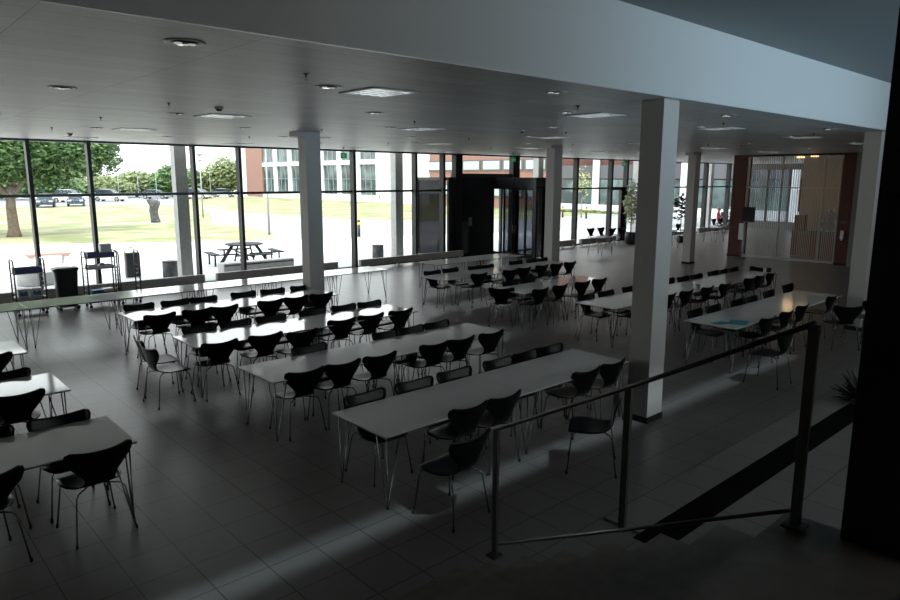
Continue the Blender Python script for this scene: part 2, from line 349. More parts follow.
protos = {}
def tables(x0, x1, y0, n, labels, group, W=.96):
    x0, x1, y0 = x0 * TS, x1 * TS, y0 * TS; L = round((x1 - x0) / n - .006, 3)
    for k in range(n):
        if (L, W) not in protos: o = protos[L, W] = make_table(L, W); o.location = (x0 + k * (x1 - x0) / n, y0, 0)
        else: o = copy_tree(protos[L, W], (x0 + k * (x1 - x0) / n, y0, 0))
        tag(o, labels[k] if isinstance(labels, list) else labels, 'table', group)


def halves(d): return ['white table forming the left half of the ' + d, 'white table forming the right half of the ' + d]
CG = 'long rows of white canteen tables'
tables(3.90, 8.24, 5.24, 2, halves('frontmost long table row'), CG)
tables(3.96, 8.36, 7.70, 2, halves('second long table row from the front'), CG)
tables(3.97, 8.38, 10.13, 2, halves('third long table row from the front'), CG)
tables(3.94, 8.30, 12.84, 2, halves('fourth long table row from the front'), CG)
tables(.95, 11.73, 15.46, 6, ['white table at the left frame edge below the trolleys', 'white table with green reflections in front of the trolleys', 'empty white table before the right-hand trolley', 'empty white table left of the far column', 'empty white table behind the far left column', 'empty white table at right end of row beside windows'], CG)
tables(-.17, 2.02, 6.81, 1, ['white table in the lower left corner'], CG)
tables(-.19, 1.98, 9.10, 1, ['white table at left edge, middle of the three'], CG)
tables(-.18, 1.99, 11.54, 1, ['white table at left edge, rearmost of the three'], CG)
tables(11.48, 16.70, 5.20, 2, ['white table with blue papers at the right', 'white table with warm lamp reflections at the right'], CG)
tables(11.47, 19.36, 7.68, 3, ['white table partly behind the big column', 'white table just right of the big column', 'farthest white table of the row behind the big column'], CG)
tables(11.46, 14.78, 10.12, 2, ['left white table of the short row left of the big column', 'right white table of the short row left of the big column'], CG)
tables(11.47, 17.0, 12.82, 2, ['left white table of the row before the entrance', 'right white table of the row before the entrance'], CG)
tables(13.45, 17.36, 15.32, 2, ['left empty white table nearest the black entrance', 'right empty white table nearest the black entrance'], CG)
tables(24.4 / TS, 25.3 / TS, 17.1 / TS, 1, ['small white table by the far windows left of the ficus'], CG, .86)
tables(30.0 / TS, 30.8 / TS, 16.7 / TS, 1, ['small white table by the windows right of the ficus'], CG, .8)
tables(34.0 / TS, 35.0 / TS, 16.8 / TS, 1, ['small white table by the farthest windows beside seated people'], CG, .8)


# ------------------------------------------------------------------ chairs
KS = 1.111
def make_chair():
    t = empty('stacking_chair', (0, 0, 0))
    # profile of the moulded shell: (y, z, half width, edge lift toward +normal)
    pr = [(.245, .425, .13, 0), (.235, .440, .175, 0), (.19, .452, .205, .002), (.12, .452, .225, .006), (.03, .447, .225, .010), (-.06, .444, .205, .012), (-.13, .450, .165, .010), (-.175, .473, .125, .006),
          (-.200, .510, .110, .006), (-.215, .555, .125, .012), (-.225, .605, .165, .022), (-.236, .655, .210, .034), (-.249, .700, .240, .042), (-.262, .740, .250, .044), (-.272, .768, .243, .044), (-.278, .782, .205, .036)]
    pr = [(y * KS, z * KS, hw * KS * 1.07, l_ * KS) for y, z, hw, l_ in pr]
    nv = 11; top = []; bot = []; th = .011
    for i, (y, z, hw, lift) in enumerate(pr):
        a = pr[max(i - 1, 0)]; b = pr[min(i + 1, len(pr) - 1)]; ty, tz = b[0] - a[0], b[1] - a[1]; l = math.hypot(ty, tz); ny, nz = tz / l, -ty / l
        if ny < 0 or (nz < 0 and ny == 0): pass
        r = []; q = []
        for j in range(nv):
            s = -1 + 2 * j / (nv - 1); x = hw * s; e = lift * s * s
            horn = .012 * (s * s) * max(0, (i - 11) / 4) - .0 * s
            yy = y + ny * e * (1 if ny >= 0 else -1); zz = z + abs(nz) * e + horn
            r.append((x, yy, zz)); q.append((x, yy - abs(ny) * th, zz - abs(nz) * th))
        top.append(r); bot.append(q)
    n = len(pr); vs = [p for r in top for p in r] + [p for r in bot for p in r]; o = n * nv; fs = []
    for i in range(n - 1):
        for j in range(nv - 1):
            a = i * nv + j; fs.append((a, a + 1, a + nv + 1, a + nv)); fs.append((o + a, o + a + nv, o + a + nv + 1, o + a + 1))
        a = i * nv; fs.append((a, a + nv, o + a + nv, o + a)); a = i * nv + nv - 1; fs.append((a, o + a, o + a + nv, a + nv))
    for j in range(nv - 1):
        fs.append((j, o + j, o + j + 1, j + 1)); a = (n - 1) * nv + j; fs.append((a, a + 1, o + a + 1, o + a))
    MB().add(vs, fs, True).build('seat_shell', 'chair', t)
    MB().lathe([(.09, .470), (.10, .477), (.10, .486), (.06, .488)], n=14).build('mounting_plate', 'rubber', t)
    for sx in (-1, 1):
        for sy in (-1, 1):
            l = MB().tube([(sx * .02, sy * .03, .470), (sx * .12, sy * .14, .470), (sx * .185, sy * .195, .465), (sx * .208, sy * .216, .435), (sx * .216, sy * .224, .40), (sx * .262, sy * (.262 if sy > 0 else .28), .012)], .0075, 7)
            lo = l.build('leg', 'chrome', t)
            MB().lathe([(.012, 0), (.013, .02), (.010, .04)], (sx * .263, sy * (.263 if sy > 0 else .281), 0), 8).build('foot_cap', 'rubber', lo)
    return t


chair0 = make_chair(); first = [True]
ORD = ['', 'first', 'second', 'third', 'fourth', 'fifth', 'sixth', 'seventh', 'eighth', 'ninth']
def chair(x, y, deg, label, group):
    """x, y: middle of the top of the back; deg: turn from facing +Y"""
    a = math.radians(deg + random.uniform(-2.5, 2.5)); cx, cy = x * .971 - .295 * math.sin(a), y * .971 + .295 * math.cos(a)
    if first[0]: o = chair0; o.location = (cx, cy, 0); o.rotation_euler = (0, 0, a); first[0] = False
    else: o = copy_tree(chair0, (cx, cy, 0), a)
    return tag(o, label, 'chair', group)


def row(pts, deg, side, desc, yfix=None):
    pts = sorted(pts)
    for i, (x, y) in enumerate(pts):
        yy = y if yfix is None else yfix + (y - yfix) * .35
        which = ORD[i + 1] + ' from left' if len(pts) > 1 else 'only one'
        chair(x, yy, deg + (0 if abs(y - (yfix or y)) < .15 else random.uniform(-8, 8)), 'black chair, %s on %s side of %s' % (which, side, desc), 'chairs along ' + desc)


N, S_ = 'near', 'far'
t1 = 'the frontmost table row'; t2 = 'the second table row'; t3 = 'the third table row'; t4 = 'the fourth table row'
row([(5.04, 5.17), (5.61, 5.16), (7.2, 5.18), (7.81, 5.18)], 0, N, t1, 5.17)
chair(4.42, 4.50, 4, 'black chair pulled out in front of the frontmost table near the railing post', 'chairs along ' + t1)
chair(6.58, 4.28, 36, 'lone black chair turned sideways behind the middle railing post', 'chairs along ' + t1)
row([(4.43, 6.37), (5.18, 6.37), (5.87, 6.40), (6.70, 6.38), (7.28, 6.40), (7.83, 6.40)], 180, S_, t1, 6.39)
row([(4.42, 7.66), (5.01, 7.66), (5.64, 7.66), (6.67, 7.63), (7.21, 7.55), (7.88, 7.52)], 0, N, t2, 7.62)
row([(5.15, 8.83), (6.60, 8.83), (7.10, 8.82), (7.70, 8.84)], 180, S_, t2, 8.84)
row([(4.26, 9.90), (5.03, 9.90), (5.60, 9.72), (6.61, 10.08), (7.25, 10.09), (7.95, 10.08)], 0, N, t3, None)
row([(4.49, 11.37), (5.13, 11.32), (5.81, 11.27), (6.67, 11.27), (7.39, 11.29), (8.0, 11.24)], 180, S_, t3, 11.29)
row([(4.36, 12.73), (5.07, 12.77), (5.59, 12.66), (6.59, 12.66), (7.19, 12.70), (7.82, 12.74)], 0, N, t4, 12.72)
row([(4.39, 14.05), (5.11, 14.08), (5.7, 14.04), (6.61, 14.12), (7.3, 14.0), (8.04, 14.02)], 180, S_, t4, 14.05)
chair(3.36, 10.98, -96, 'rear one of two black chairs standing at the left end of third table row', 'chairs at the end of the third row')
chair(3.28, 10.30, -88, 'front one of two black chairs standing at the left end of third table row', 'chairs at the end of the third row')
lc = 'table in the lower left corner'
row([(.73, 6.60), (1.63, 6.61)], 5, N, lc)
row([(.86, 7.9), (1.57, 7.9)], 180, S_, lc)
row([(1.39, 9.02)], 0, N, 'middle table at left edge')
row([(1.46, 10.22)], 180, S_, 'middle table at left edge')
row([(1.46, 11.30)], 0, N, 'rear table at left edge')
ta = 'table row before the entrance'
row([(12.04, 13.97), (12.78, 14.05), (13.63, 13.93), (14.05, 13.88), (15.44, 14.0), (16.22, 14.0), (16.6, 13.95)], 180, S_, ta)
row([(12.66, 12.70), (13.84, 12.66), (14.48, 12.72), (15.29, 12.74), (15.91, 12.70), (16.55, 12.70)], 0, N, ta)
tcd = 'short row left of big column'
chair(11.28, 10.62, -42, 'black chair standing at the left end of the short row left of big column', 'chairs along ' + tcd)
row([(12.31, 11.33), (12.94, 11.34)], 180, S_, tcd)
row([(11.94, 9.97), (12.73, 10.02), (13.57, 10.0), (14.29, 10.02)], 0, N, tcd)
td = 'row behind big column'
row([(12.02, 8.84), (12.75, 8.83), (13.71, 8.85), (15.57, 8.92), (16.16, 8.84), (16.82, 8.83), (17.77, 8.85), (18.27, 8.82), (18.91, 8.82)], 180, S_, td)
row([(12.5, 7.62), (13.51, 7.62), (14.23, 7.6), (15.1, 7.55), (15.92, 7.52), (17.3, 7.54), (17.95, 7.57), (18.67, 7.58)], 0, N, td)
chair(19.58, 8.29, 90, 'black chair at the far right end of the row behind big column', 'chairs along ' + td)
tr_ = 'right table with blue papers'
row([(12.16, 6.38), (12.86, 6.36), (13.85, 6.34), (14.45, 6.32), (15.52, 6.40), (16.83, 6.50)], 180, S_, tr_)
row([(12.51, 5.06), (13.42, 5.08), (14.3, 5.13), (15.92, 5.13)], 0, N, tr_)
chair(11.42, 4.28, 2, 'black chair pulled out before the right table, just left of the last railing post', 'chairs along ' + tr_)
chair(14.80, 4.46, -42, 'black chair seen from behind in front of the rightmost column', 'chairs along ' + tr_)
chair(15.9, 4.30, -30, 'black chair half hidden by the rightmost column foot', 'chairs along ' + tr_)
for (x, y, dg, lb) in [(27.75, 20.22, 180, 'leftmost of four black chairs at the windows left of the ficus'), (28.6, 20.22, 180, 'second from left of four black chairs at the windows left of the ficus'), (28.75, 19.55, 0, 'third from left of four black chairs at the windows left of the ficus'), (29.45, 19.5, 0, 'rightmost of four black chairs at the windows left of the ficus'),
                       (34.4, 19.15, 0, 'single black chair by the windows right of the ficus'), (40.27, 20.2, 180, 'left one of two black chairs before the people outside'), (41.1, 20.2, 180, 'right one of two black chairs before the people outside')]:
    x, y = x / .971, y / .971
    chair(x, y, dg, lb, 'chairs at the window tables')

# papers, cups
o = MB().box(-.21, -.15, 0, .21, .15, .004).build('poster', 'teal', None, (12.05 * TS, 5.42 * TS, TZ + .0005)); o.rotation_euler = (0, 0, .35); tag(o, 'larger teal paper sheet lying on the right table', 'paper')
o = MB().box(-.15, -.1, 0, .15, .1, .004).build('leaflet', 'teal', None, (11.75 * TS, 5.62 * TS, TZ + .0005)); o.rotation_euler = (0, 0, -.2); tag(o, 'small teal leaflet near left corner of the right table', 'paper')
for (x, y, z, l) in [(15.05 * TS, 7.80 * TS, TZ, 'white paper cup at near edge of row behind big column'), (19.2 * TS, 8.02 * TS, TZ, 'white paper cup at far right end of row behind big column')]:
    o = MB().lathe([(.035, 0), (.045, .12), (.046, .12), (.04, .12)], n=12).build('paper_cup', 'paper', None, (x, y, z + .001)); tag(o, l, 'cup')

# ------------------------------------------------------------------ radiators
def radiator(x0, x1, label, y=20.36):
    r = tag(empty('convector_radiator', (x0, y, 0)), label, 'radiator', 'low radiators along the windows'); L = x1 - x0
    MB().bbox(0, 0, .12, L, .16, .36, .008).build('casing', 'radiator', r)
    MB().box(-.0, -.004, .345, L, .0, .365).build('top_grille', 'steel', r)
    n = max(2, int(L / 1.4))
    for k in range(n + 1):
        x = .12 + (L - .24) * k / n
        MB().box(x - .02, .03, 0, x + .02, .13, .12).build('foot', 'white', r)
radiator(-1.5, 8.38, 'long low radiator under windows behind the trolleys')
radiator(8.78, 13.2, 'low radiator behind the far left column')
radiator(14.18, 19.3, 'low radiator left of the black entrance')
radiator(24.9, 26.9, 'short low radiator right of the entrance')
radiator(27.3, 30.3, 'low radiator behind the small window table')
radiator(32.2, 38.4, 'low radiator right of the ficus')
radiator(38.9, 44, 'low radiator farthest right by the windows')

# ------------------------------------------------------------------ entrance vestibule
en = tag(empty('entrance_vestibule', (21.5, 18.4, 0)), 'black glazed entrance vestibule with sliding doors by the windows', 'entrance')
H = 3.33; VW = .68
MB().box(0, 0, 2.9, VW, 2.62, H).build('fascia', 'blackpanel', en)
for y, w_ in ((0, .14), (2.48, .12)): MB().box(0, y, 0, .12, y + w_, 2.9).build('corner_post', 'blackpanel', en)
MB().box(VW - .12, 0, 0, VW, .14, 2.9).build('corner_post', 'blackpanel', en)
MB().box(0, .1, 0, .1, 2.5, .06).build('threshold', 'blackpanel', en)
ys = [.14, .58, 1.18, 1.80, 2.48]
for i in range(4):
    y0, y1 = ys[i], ys[i + 1]
    g = 'glass' if i == 3 else 'doorglass'
    f = MB(); f.box(.02, y0, .04, .08, y0 + .045, 2.9); f.box(.02, y1 - .045, .04, .08, y1, 2.9); f.box(.02, y0, .04, .08, y1, .14); f.box(.02, y0, 2.84, .08, y1, 2.9)
    fo = f.build('door_panel', 'blackpanel', en); MB().box(.045, y0 + .04, .1, .055, y1 - .04, 2.86).build('pane', g, fo)
    if i in (1, 2): MB().tube([(.0, y1 - .07 if i == 1 else y0 + .07, 1.0), (.0, y1 - .07 if i == 1 else y0 + .07, 1.35)], .012, 6).build('handle', 'steel', fo)
MB().box(.12, 0.03, .05, VW - .12, .05, 2.9).build('front_pane', 'doorglass', en)
MB().box(VW - .08, .12, .05, VW - .06, 2.5, 2.9).build('side_pane', 'glass', en)
MB().box(VW - .12, 2.48, 0, VW, 2.6, 2.9).build('corner_post', 'blackpanel', en)
ex = MB(); ex.box(-2.6, 2.8, H - .12, VW, 4.5, H); ex.box(-2.6, 4.4, 0, -2.5, 4.5, H); ex.box(-2.6, 2.72, 0, -2.5, 2.8, H); ex.box(-2.6, 2.8, 0, -2.5, 4.5, .1)
eo = ex.build('porch_frame', 'blackpanel', en); MB().box(-2.57, 2.8, .1, -2.55, 4.4, H - .1).build('porch_pane', 'darkglass', eo)
dn = tag(empty('security_door', (18.98, 20.93, 0)), 'solid black door with lock panel left of the sliding entrance', 'door')
MB().box(0, 0, 0, 2.5, .10, H).build('door_leaf', 'blackpanel', dn)
MB().box(.45, -.012, .15, 1.12, 0, 1.5).build('lower_panel', mat('dark_smoked_panel', (.09, .095, .105), .25), dn)
MB().bbox(1.14, -.05, 1.3, 1.32, 0, 1.66, .01).build('card_reader', 'steel', dn); MB().tube([(1.22, -.03, 1.16), (1.22, -.08, 1.16), (.90, -.08, 1.12)], .018, 8).build('handle', 'chrome', dn)
MB().lathe([(.03, 0), (.03, .02)], n=12).build('lock_cylinder', 'chrome', dn, (1.22, -.02, .95))
struct('trim_door_head', MB().box(19.3, YW - .1, H - .02, 23.2, YW + .1, H + .16), 'black')

# ------------------------------------------------------------------ ceiling fittings
ZF = ZC - .002
def square_light():
    t = empty('square_ceiling_light', (0, 0, 0)); r = MB(); h = .345
    for a, b in (((-h, -h), (h, -h + .05)), ((-h, h - .05), (h, h)), ((-h, -h), (-h + .05, h)), ((h - .05, -h), (h, h))): r.box(a[0], a[1], -.012, b[0], b[1], .0)
    r.build('frame', 'white', t)
    MB().box(-h + .04, -h + .04, -.006, h - .04, h - .04, -.002).build('diffuser', 'emitw', t)
    for k in range(4):
        x = -.19 + k * .125
        MB().box(x, -.30, -.010, x + .02, .30, -.006).build('louvre', 'reflector', t)
    for k in range(3):
        y = -.14 + k * .14; MB().box(-.25, y, -.009, .25, y + .015, -.006).build('crossbar', 'darkmetal', t)
    return t
def downlight():
    t = empty('round_downlight', (0, 0, 0))
    MB().lathe([(.095, 0), (.145, -.001), (.150, -.004), (.135, -.007), (.100, -.004)], n=24).build('ring', 'white', t)
    MB().lathe([(.10, -.004), (.10, -.008), (.02, -.009)], n=20).build('reflector_bowl', 'darkmetal', t)
    for x in (-.05, .05):
        MB().lathe([(.03, -.005), (.028, -.016), (.01, -.018)], (x, 0, 0), 12).build('bulb', 'lamp_on', t)
    MB().lathe([(.045, -.005), (.04, -.014)], (0, 0.045, 0), 12).build('bulb', 'reflector', t)
    return t
def sprinkler():
    t = empty('sprinkler_head', (0, 0, 0)); MB().lathe([(.035, 0), (.035, -.01), (.012, -.012), (.012, -.05), (.006, -.055)], n=12).build('stem', 'darkmetal', t)
    MB().lathe([(.03, -.075), (.032, -.079)], n=12).build('deflector', 'darkmetal', t); t.scale = (.75, .75, .75); return t
def detector():
    t = empty('smoke_detector', (0, 0, 0)); MB().lathe([(.06, 0), (.062, -.02), (.05, -.03)], n=18).build('base', 'gravel', t)
    MB().lathe([(.04, -.03), (.045, -.04), (.03, -.055)], n=16).build('sensor_head', 'darkmetal', t); return t


def spread(fn, pts, group, cat, lab):
    pr = None
    for x, y in pts:
        if pr is None: pr = fn(); o = pr; o.location = (x, y, ZF)
        else: o = copy_tree(pr, (x, y, ZF))
        tag(o, lab(x, y), cat, group)


def nth(v, vals): return ['first', 'second', 'third', 'fourth', 'fifth', 'sixth', 'seventh', 'eighth'][vals.index(v)]
SX = [4.97, 9.2, 13.35, 17.55, 21.75, 25.95]; SY = [6.68, 10.98, 15.27, 19.4]
spread(square_light, [(x, y) for x in SX for y in SY], 'square ceiling lights', 'ceiling light', lambda x, y: 'square louvred ceiling light, %s from left in the %s row from the bulkhead' % (nth(x, SX), nth(y, SY)))
DX = [4.25, 8.45, 12.6, 16.8, 21.0, 25.2]; DY = [6.66, 11.02, 15.3]
spread(downlight, [(x, y) for x in DX for y in DY], 'round downlights beside square lights', 'downlight', lambda x, y: 'round downlight left of the %s square light of the %s row' % (nth(x, DX), nth(y, DY)))
EX = [2.12, 6.42, 10.7, 15.0, 19.3, 23.6]; EY = [5.26, 8.77, 13.15, 17.4]
spread(downlight, [(x, y) for x in EX for y in EY], 'round downlights in open ceiling', 'downlight', lambda x, y: 'round downlight standing alone, %s from left in the %s row from the bulkhead' % (nth(x, EX), nth(y, EY)))
PX = [3.58, 7.85, 12.1, 16.3, 20.5]; PY = [6.0, 9.55, 12.6, 15.9]
spread(sprinkler, [(x, y) for x in PX for y in PY], 'ceiling sprinklers', 'sprinkler', lambda x, y: 'tiny ceiling sprinkler, %s from left in the %s row from the bulkhead' % (nth(x, PX), nth(y, PY)))
dl = {(4.32, 9.64): 'round smoke detector on ceiling above the third table row', (4.32, 17.59): 'round smoke detector on ceiling near the left windows', (10.91, 9.76): 'round smoke detector on ceiling left of the big column', (18.9, 9.8): 'round smoke detector on ceiling right of the big column'}
spread(detector, list(dl), 'smoke detectors', 'smoke detector', lambda x, y: dl[(x, y)])
for i, (x, y, l) in enumerate([(12.9, 19.4, 'green exit sign left of the entrance'), (20.3, 18.6, 'green exit sign above the entrance'), (30.7, 20.4, 'green exit sign above the glazed door right of the entrance')]):
    e = tag(empty('exit_sign', (x, y, 3.93)), l, 'exit sign', 'exit signs'); e.rotation_euler = (0, 0, math.radians(-42)); e.scale = (.62, .62, 1)
    MB().bbox(-.17, -.03, 0, .17, .03, .18, .008).build('case', 'exit', e)
    a = MB(); a.box(-.03, -.036, .03, .03, -.031, .15); a.add([(.05, -.034, .05), (.12, -.034, .09), (.05, -.034, .13)], [(0, 1, 2)]); a.box(-.13, -.036, .07, -.05, -.031, .10)
    a.build('running_figure_symbol', 'white', e)
    MB().tube([(0, 0, .18), (0, 0, ZC - 3.93)], .008, 6).build('hanger', 'white', e); MB().lathe([(.05, 0), (.05, -.02), (.03, -.04)], (0, 0, ZC - 3.93), 12).build('ceiling_rose', 'darkmetal', e)

# ------------------------------------------------------------------ trolleys, bins, ficus
def trolley(name, loc, label, L=.66, D=.42, Ht=1.30, shelves=()):
    t = tag(empty(name, loc, 0), label, 'trolley')
    for y in (0, D):
        MB().tube([(0, y, .10), (0, y, Ht - .06), (0.0, y, Ht - .02)], .018, 6).build('upright', 'trolley', t)
        MB().tube([(L, y, .10), (L, y, Ht - .06), (L, y, Ht - .02)], .018, 6).build('upright', 'trolley', t)
    for x in (0, L):
        MB().tube([(x, 0, Ht - .03), (x, .06, Ht + .03), (x, D - .06, Ht + .03), (x, D, Ht - .03)], .018, 6).build('end_hoop', 'trolley', t)
        r = MB()
        for z in [.2 + .115 * i for i in range(int((Ht - .35) / .115))]: r.tube([(x, 0, z), (x, D, z)], .006, 5)
        r.build('rungs', 'trolley', t)
    for z in (.13,): MB().box(0, 0, z, L, D, z + .015).build('deck', 'trolley', t)
    for z in shelves: MB().box(.01, .02, z, L - .01, D - .02, z + .02).build('shelf', 'steel', t)
    for x in (0.03, L - .03):
        for y in (.02, D - .02):
            c = MB().box(x - .015, y - .015, .06, x + .015, y + .015, .13).build('caster', 'steel', t); MB().tube([(x, y - .015, .035), (x, y + .015, .035)], .035, 10).build('wheel', 'rubber', c)
    return t


def tray(loc, L, D, h, m, label, cat='tray', name='tray'):
    t = MB(); t.box(0, 0, 0, L, D, .012); t.box(0, 0, 0, .015, D, h); t.box(L - .015, 0, 0, L, D, h); t.box(0, 0, 0, L, .015, h); t.box(0, D - .015, 0, L, D, h)
    return tag(t.build(name, m, None, loc), label, cat)


X1, Y1 = 3.12, 18.75
trolley('tray_trolley', (X1, Y1, 0), 'steel tray trolley with blue tray at far left by windows', .64, .42, 1.32, (1.0, .42))
tray((X1 + .03, Y1 + .02, 1.022), .58, .38, .12, 'blue', 'dark blue tray on top of the left trolley')
for k, c in enumerate(('bluecarton', 'bluecarton')):
    b = MB().bbox(0, 0, 0, .25, .3, .2, .006).build('carton', 'white', None, (X1 + .05 + k * .28, Y1 + .05, .442)); tag(b, ['blue and white carton on left side of lower trolley shelf', 'blue and white carton on right side of lower trolley shelf'][k], 'box')
    MB().add([(.03, -.001, .04), (.21, -.001, .03), (.19, -.001, .15), (.10, -.001, .11), (.05, -.001, .16)], [(0, 1, 2, 3, 4)]).build('printed_patch', c, b)
X2 = 4.70
trolley('rack_trolley', (X2, Y1, 0), 'steel rack trolley with blue tray on top, right of the bin bag', .72, .42, 1.40, (1.26, .98, .22))
tray((X2 + .05, Y1 + .02, 1.285), .62, .36, .12, 'blue', 'dark blue tray on top of the rack trolley')
tray((X2 + .05, Y1 + .03, 1.003), .60, .36, .07, 'steel', 'grey tray on middle shelf of the rack trolley')
tray((X2 + .08, Y1 + .02, .243), .58, .36, .14, 'brown', 'dark brown crate on lowest shelf of the rack trolley', 'crate', 'crate')
o = MB().bbox(.0, 0, 0, .26, .25, .18, .01).build('carton', 'bluecarton', None, (X2 + .11, Y1 + .07, .258)); tag(o, 'blue patterned carton in the dark crate, left one', 'box')
o = MB().bbox(.0, 0, 0, .24, .25, .2, .01).build('carton', 'white', None, (X2 + .38, Y1 + .07, .258)); tag(o, 'plain white carton in the dark crate, right one', 'box')
o = MB().lathe([(.10, 0), (.12, .04), (.06, .09), (.01, .11)], n=12).build('folded_cloth', 'steel', None, (X2 + .42, Y1 + .2, 1.018)); tag(o, 'grey crumpled cloth heaped on the grey trolley tray', 'cloth')
o = MB().bbox(0, 0, 0, .26, .2, .3, .008).build('carton', 'white', None, (X2 + .42, Y1 + .22, 1.297)); o.location.z = 1.298; tag(o, 'white carton standing behind the blue tray on the rack trolley', 'box')
trolley('empty_trolley', (X2 + .78, Y1 + .05, 0), 'empty steel frame trolley joined right of the rack trolley', .50, .36, 1.36, ())
bn = tag(empty('waste_bag_holder', (4.27, 19.05, 0)), 'tall black bin bag on castor stand between the trolleys', 'bin')
rings = []
for z, a, b in [(.10, .20, .17), (.14, .24, .20), (.4, .235, .20), (.7, .25, .21), (.98, .27, .23), (1.02, .30, .25), (1.06, .29, .25), (1.065, .2, .18)]:
    rings.append([(a * math.copysign(abs(math.cos(q)) ** .5, math.cos(q)), b * math.copysign(abs(math.sin(q)) ** .5, math.sin(q)), z + .01 * math.sin(5 * q)) for q in [2 * math.pi * j / 28 for j in range(28)]])
MB().loft(rings).build('bag', 'bag', bn)
for x in (-.2, .2):
    for y in (-.15, .15): MB().tube([(x, y - .015, .04), (x, y + .015, .04)], .04, 10).build('wheel', 'rubber', bn)
MB().bbox(-.24, -.2, .07, .24, .2, .10, .005).build('stand', 'steel', bn)


def crown(n, blobs, size, seed=1):
    rnd = random.Random(seed); mb = MB()
    for _ in range(n):
        cx, cy, cz, rx, ry, rz = rnd.choices(blobs, weights=[b[3] * b[4] * b[5] for b in blobs])[0]
        d = Vector((rnd.gauss(0, 1), rnd.gauss(0, 1), rnd.gauss(0, 1))).normalized() * (rnd.random() ** .45)
        p = Vector((cx + d.x * rx, cy + d.y * ry, cz + d.z * rz))
        a = Vector((rnd.gauss(0, 1), rnd.gauss(0, 1), rnd.gauss(0, .6))).normalized(); b = a.orthogonal().normalized(); s = size * rnd.uniform(.6, 1.3)
        mb.add([p - a * s, p + b * s * .45, p + a * s, p - b * s * .45], [(0, 1, 2, 3)])
    return mb


fc = tag(empty('potted_ficus', (30.3, 19.55, 0)), 'tall pale ficus in a dark grey pot by the glazed door', 'plant')
MB().lathe([(.22, 0), (.27, .05), (.28, .58), (.27, .6), (.24, .59), (.24, .52)], n=24).build('pot', 'pot', fc)
MB().tube([(0, 0, .6), (.03, .02, 1.3), (-.05, 0, 2.2), (0, 0, 2.9)], [.035, .03, .02, .01], 6).build('stem', 'bark', fc)
crown(900, [(0, 0, 1.5, .4, .4, .55), (.05, 0, 2.1, .5, .5, .6), (0, 0, 2.75, .33, .33, .5)], .085, 3).build('foliage', 'leaf4', fc)
f2 = tag(empty('potted_palm', (33.0, 18.3, 0)), 'thin leafy plant partly hidden behind the narrow far column', 'plant')
MB().lathe([(.16, 0), (.2, .35), (.17, .35)], n=16).build('pot', 'pot', f2); MB().tube([(0, 0, .3), (0, 0, 2.2)], .02, 6).build('stem', 'bark', f2)
crown(160, [(0, 0, 1.9, .65, .65, .75)], .14, 5).build('foliage', 'leaf5', f2)
# fern like plant at lower right, in the planting bed
fr = tag(empty('planting_bed_shrub', (8.6, 3.05, 0)), 'dark spiky plant at the right end of the planting bed beside the pillar', 'plant')
mbp = MB()
for k in range(90):
    a = random.uniform(0, 6.28); l = random.uniform(.3, .62); e = random.uniform(.1, 1.1); d_ = Vector((math.cos(a) * math.cos(e), math.sin(a) * math.cos(e), math.sin(e))); s = Vector((-math.sin(a), math.cos(a), 0)) * .03
    p0 = Vector((0, 0, .05)); p1 = p0 + d_ * l * .6; p2 = p0 + d_ * l + Vector((0, 0, -.1 * l))
    mbp.add([p0, p1 + s, p2, p1 - s], [(0, 1, 2, 3)])
fo_ = mbp.build('foliage', 'leaf5', fr); MB().lathe([(.10, 0), (.12, .08), (.05, .1)], n=10).build('stem_base', 'bark', fr)
fr.location = (11.0, 3.05, 0)

# ------------------------------------------------------------------ outdoors
ZG = -.05
struct('ground_plaza', MB().box(-60, YW + .1, ZG - .3, 57, 140, ZG), 'plaza')
struct('ground_roof_slab', MB().box(-7, -8, ZU + .3, 48, YW + 1.2, ZU + .6), 'concrete')
def flat(name, pts, m, z):
    o = MB().poly([(x, y, z) for x, y in pts]).build(name, m); o['kind'] = 'structure'; return o
flat('ground_lawn', [(-60, 52), (7.5, 39.9), (14.4, 35.4), (18.2, 33.6), (20.0, 38), (22.75, 53.4), (28, 66), (32.8, 81), (29.7, 87.5), (20, 89), (-60, 96)], 'lawn', ZG + .012)
flat('ground_lawn_right', [(29.8, 62), (31.2, 54), (31.6, 46), (35.6, 42.7), (42, 38), (56.9, 38.5), (56.9, 112), (45, 117), (33, 84)], 'lawn', ZG + .012)
flat('ground_road', [(-60, 96), (29.7, 88.0), (45, 118), (56, 140), (-60, 140)], 'road', ZG + .008)
flat('ground_path', [(18.7, 33.4), (23.0, 53.4), (33.0, 81), (33, 84), (29.6, 62), (31.0, 54), (31.4, 46), (35.4, 42.6), (42, 37.7), (57, 37.9), (57, 22), (50, 22), (30, 30)], mat('grey_path', (.30, .31, .325), .9), ZG + .006)
for x in (-.2, 8.6, 17.45, 26.3, 35.1, 43.8):
    struct('trim_outer_column', MB().box(x - .22, 22.2, ZG, x + .16, 22.55, 7), 'concrete')

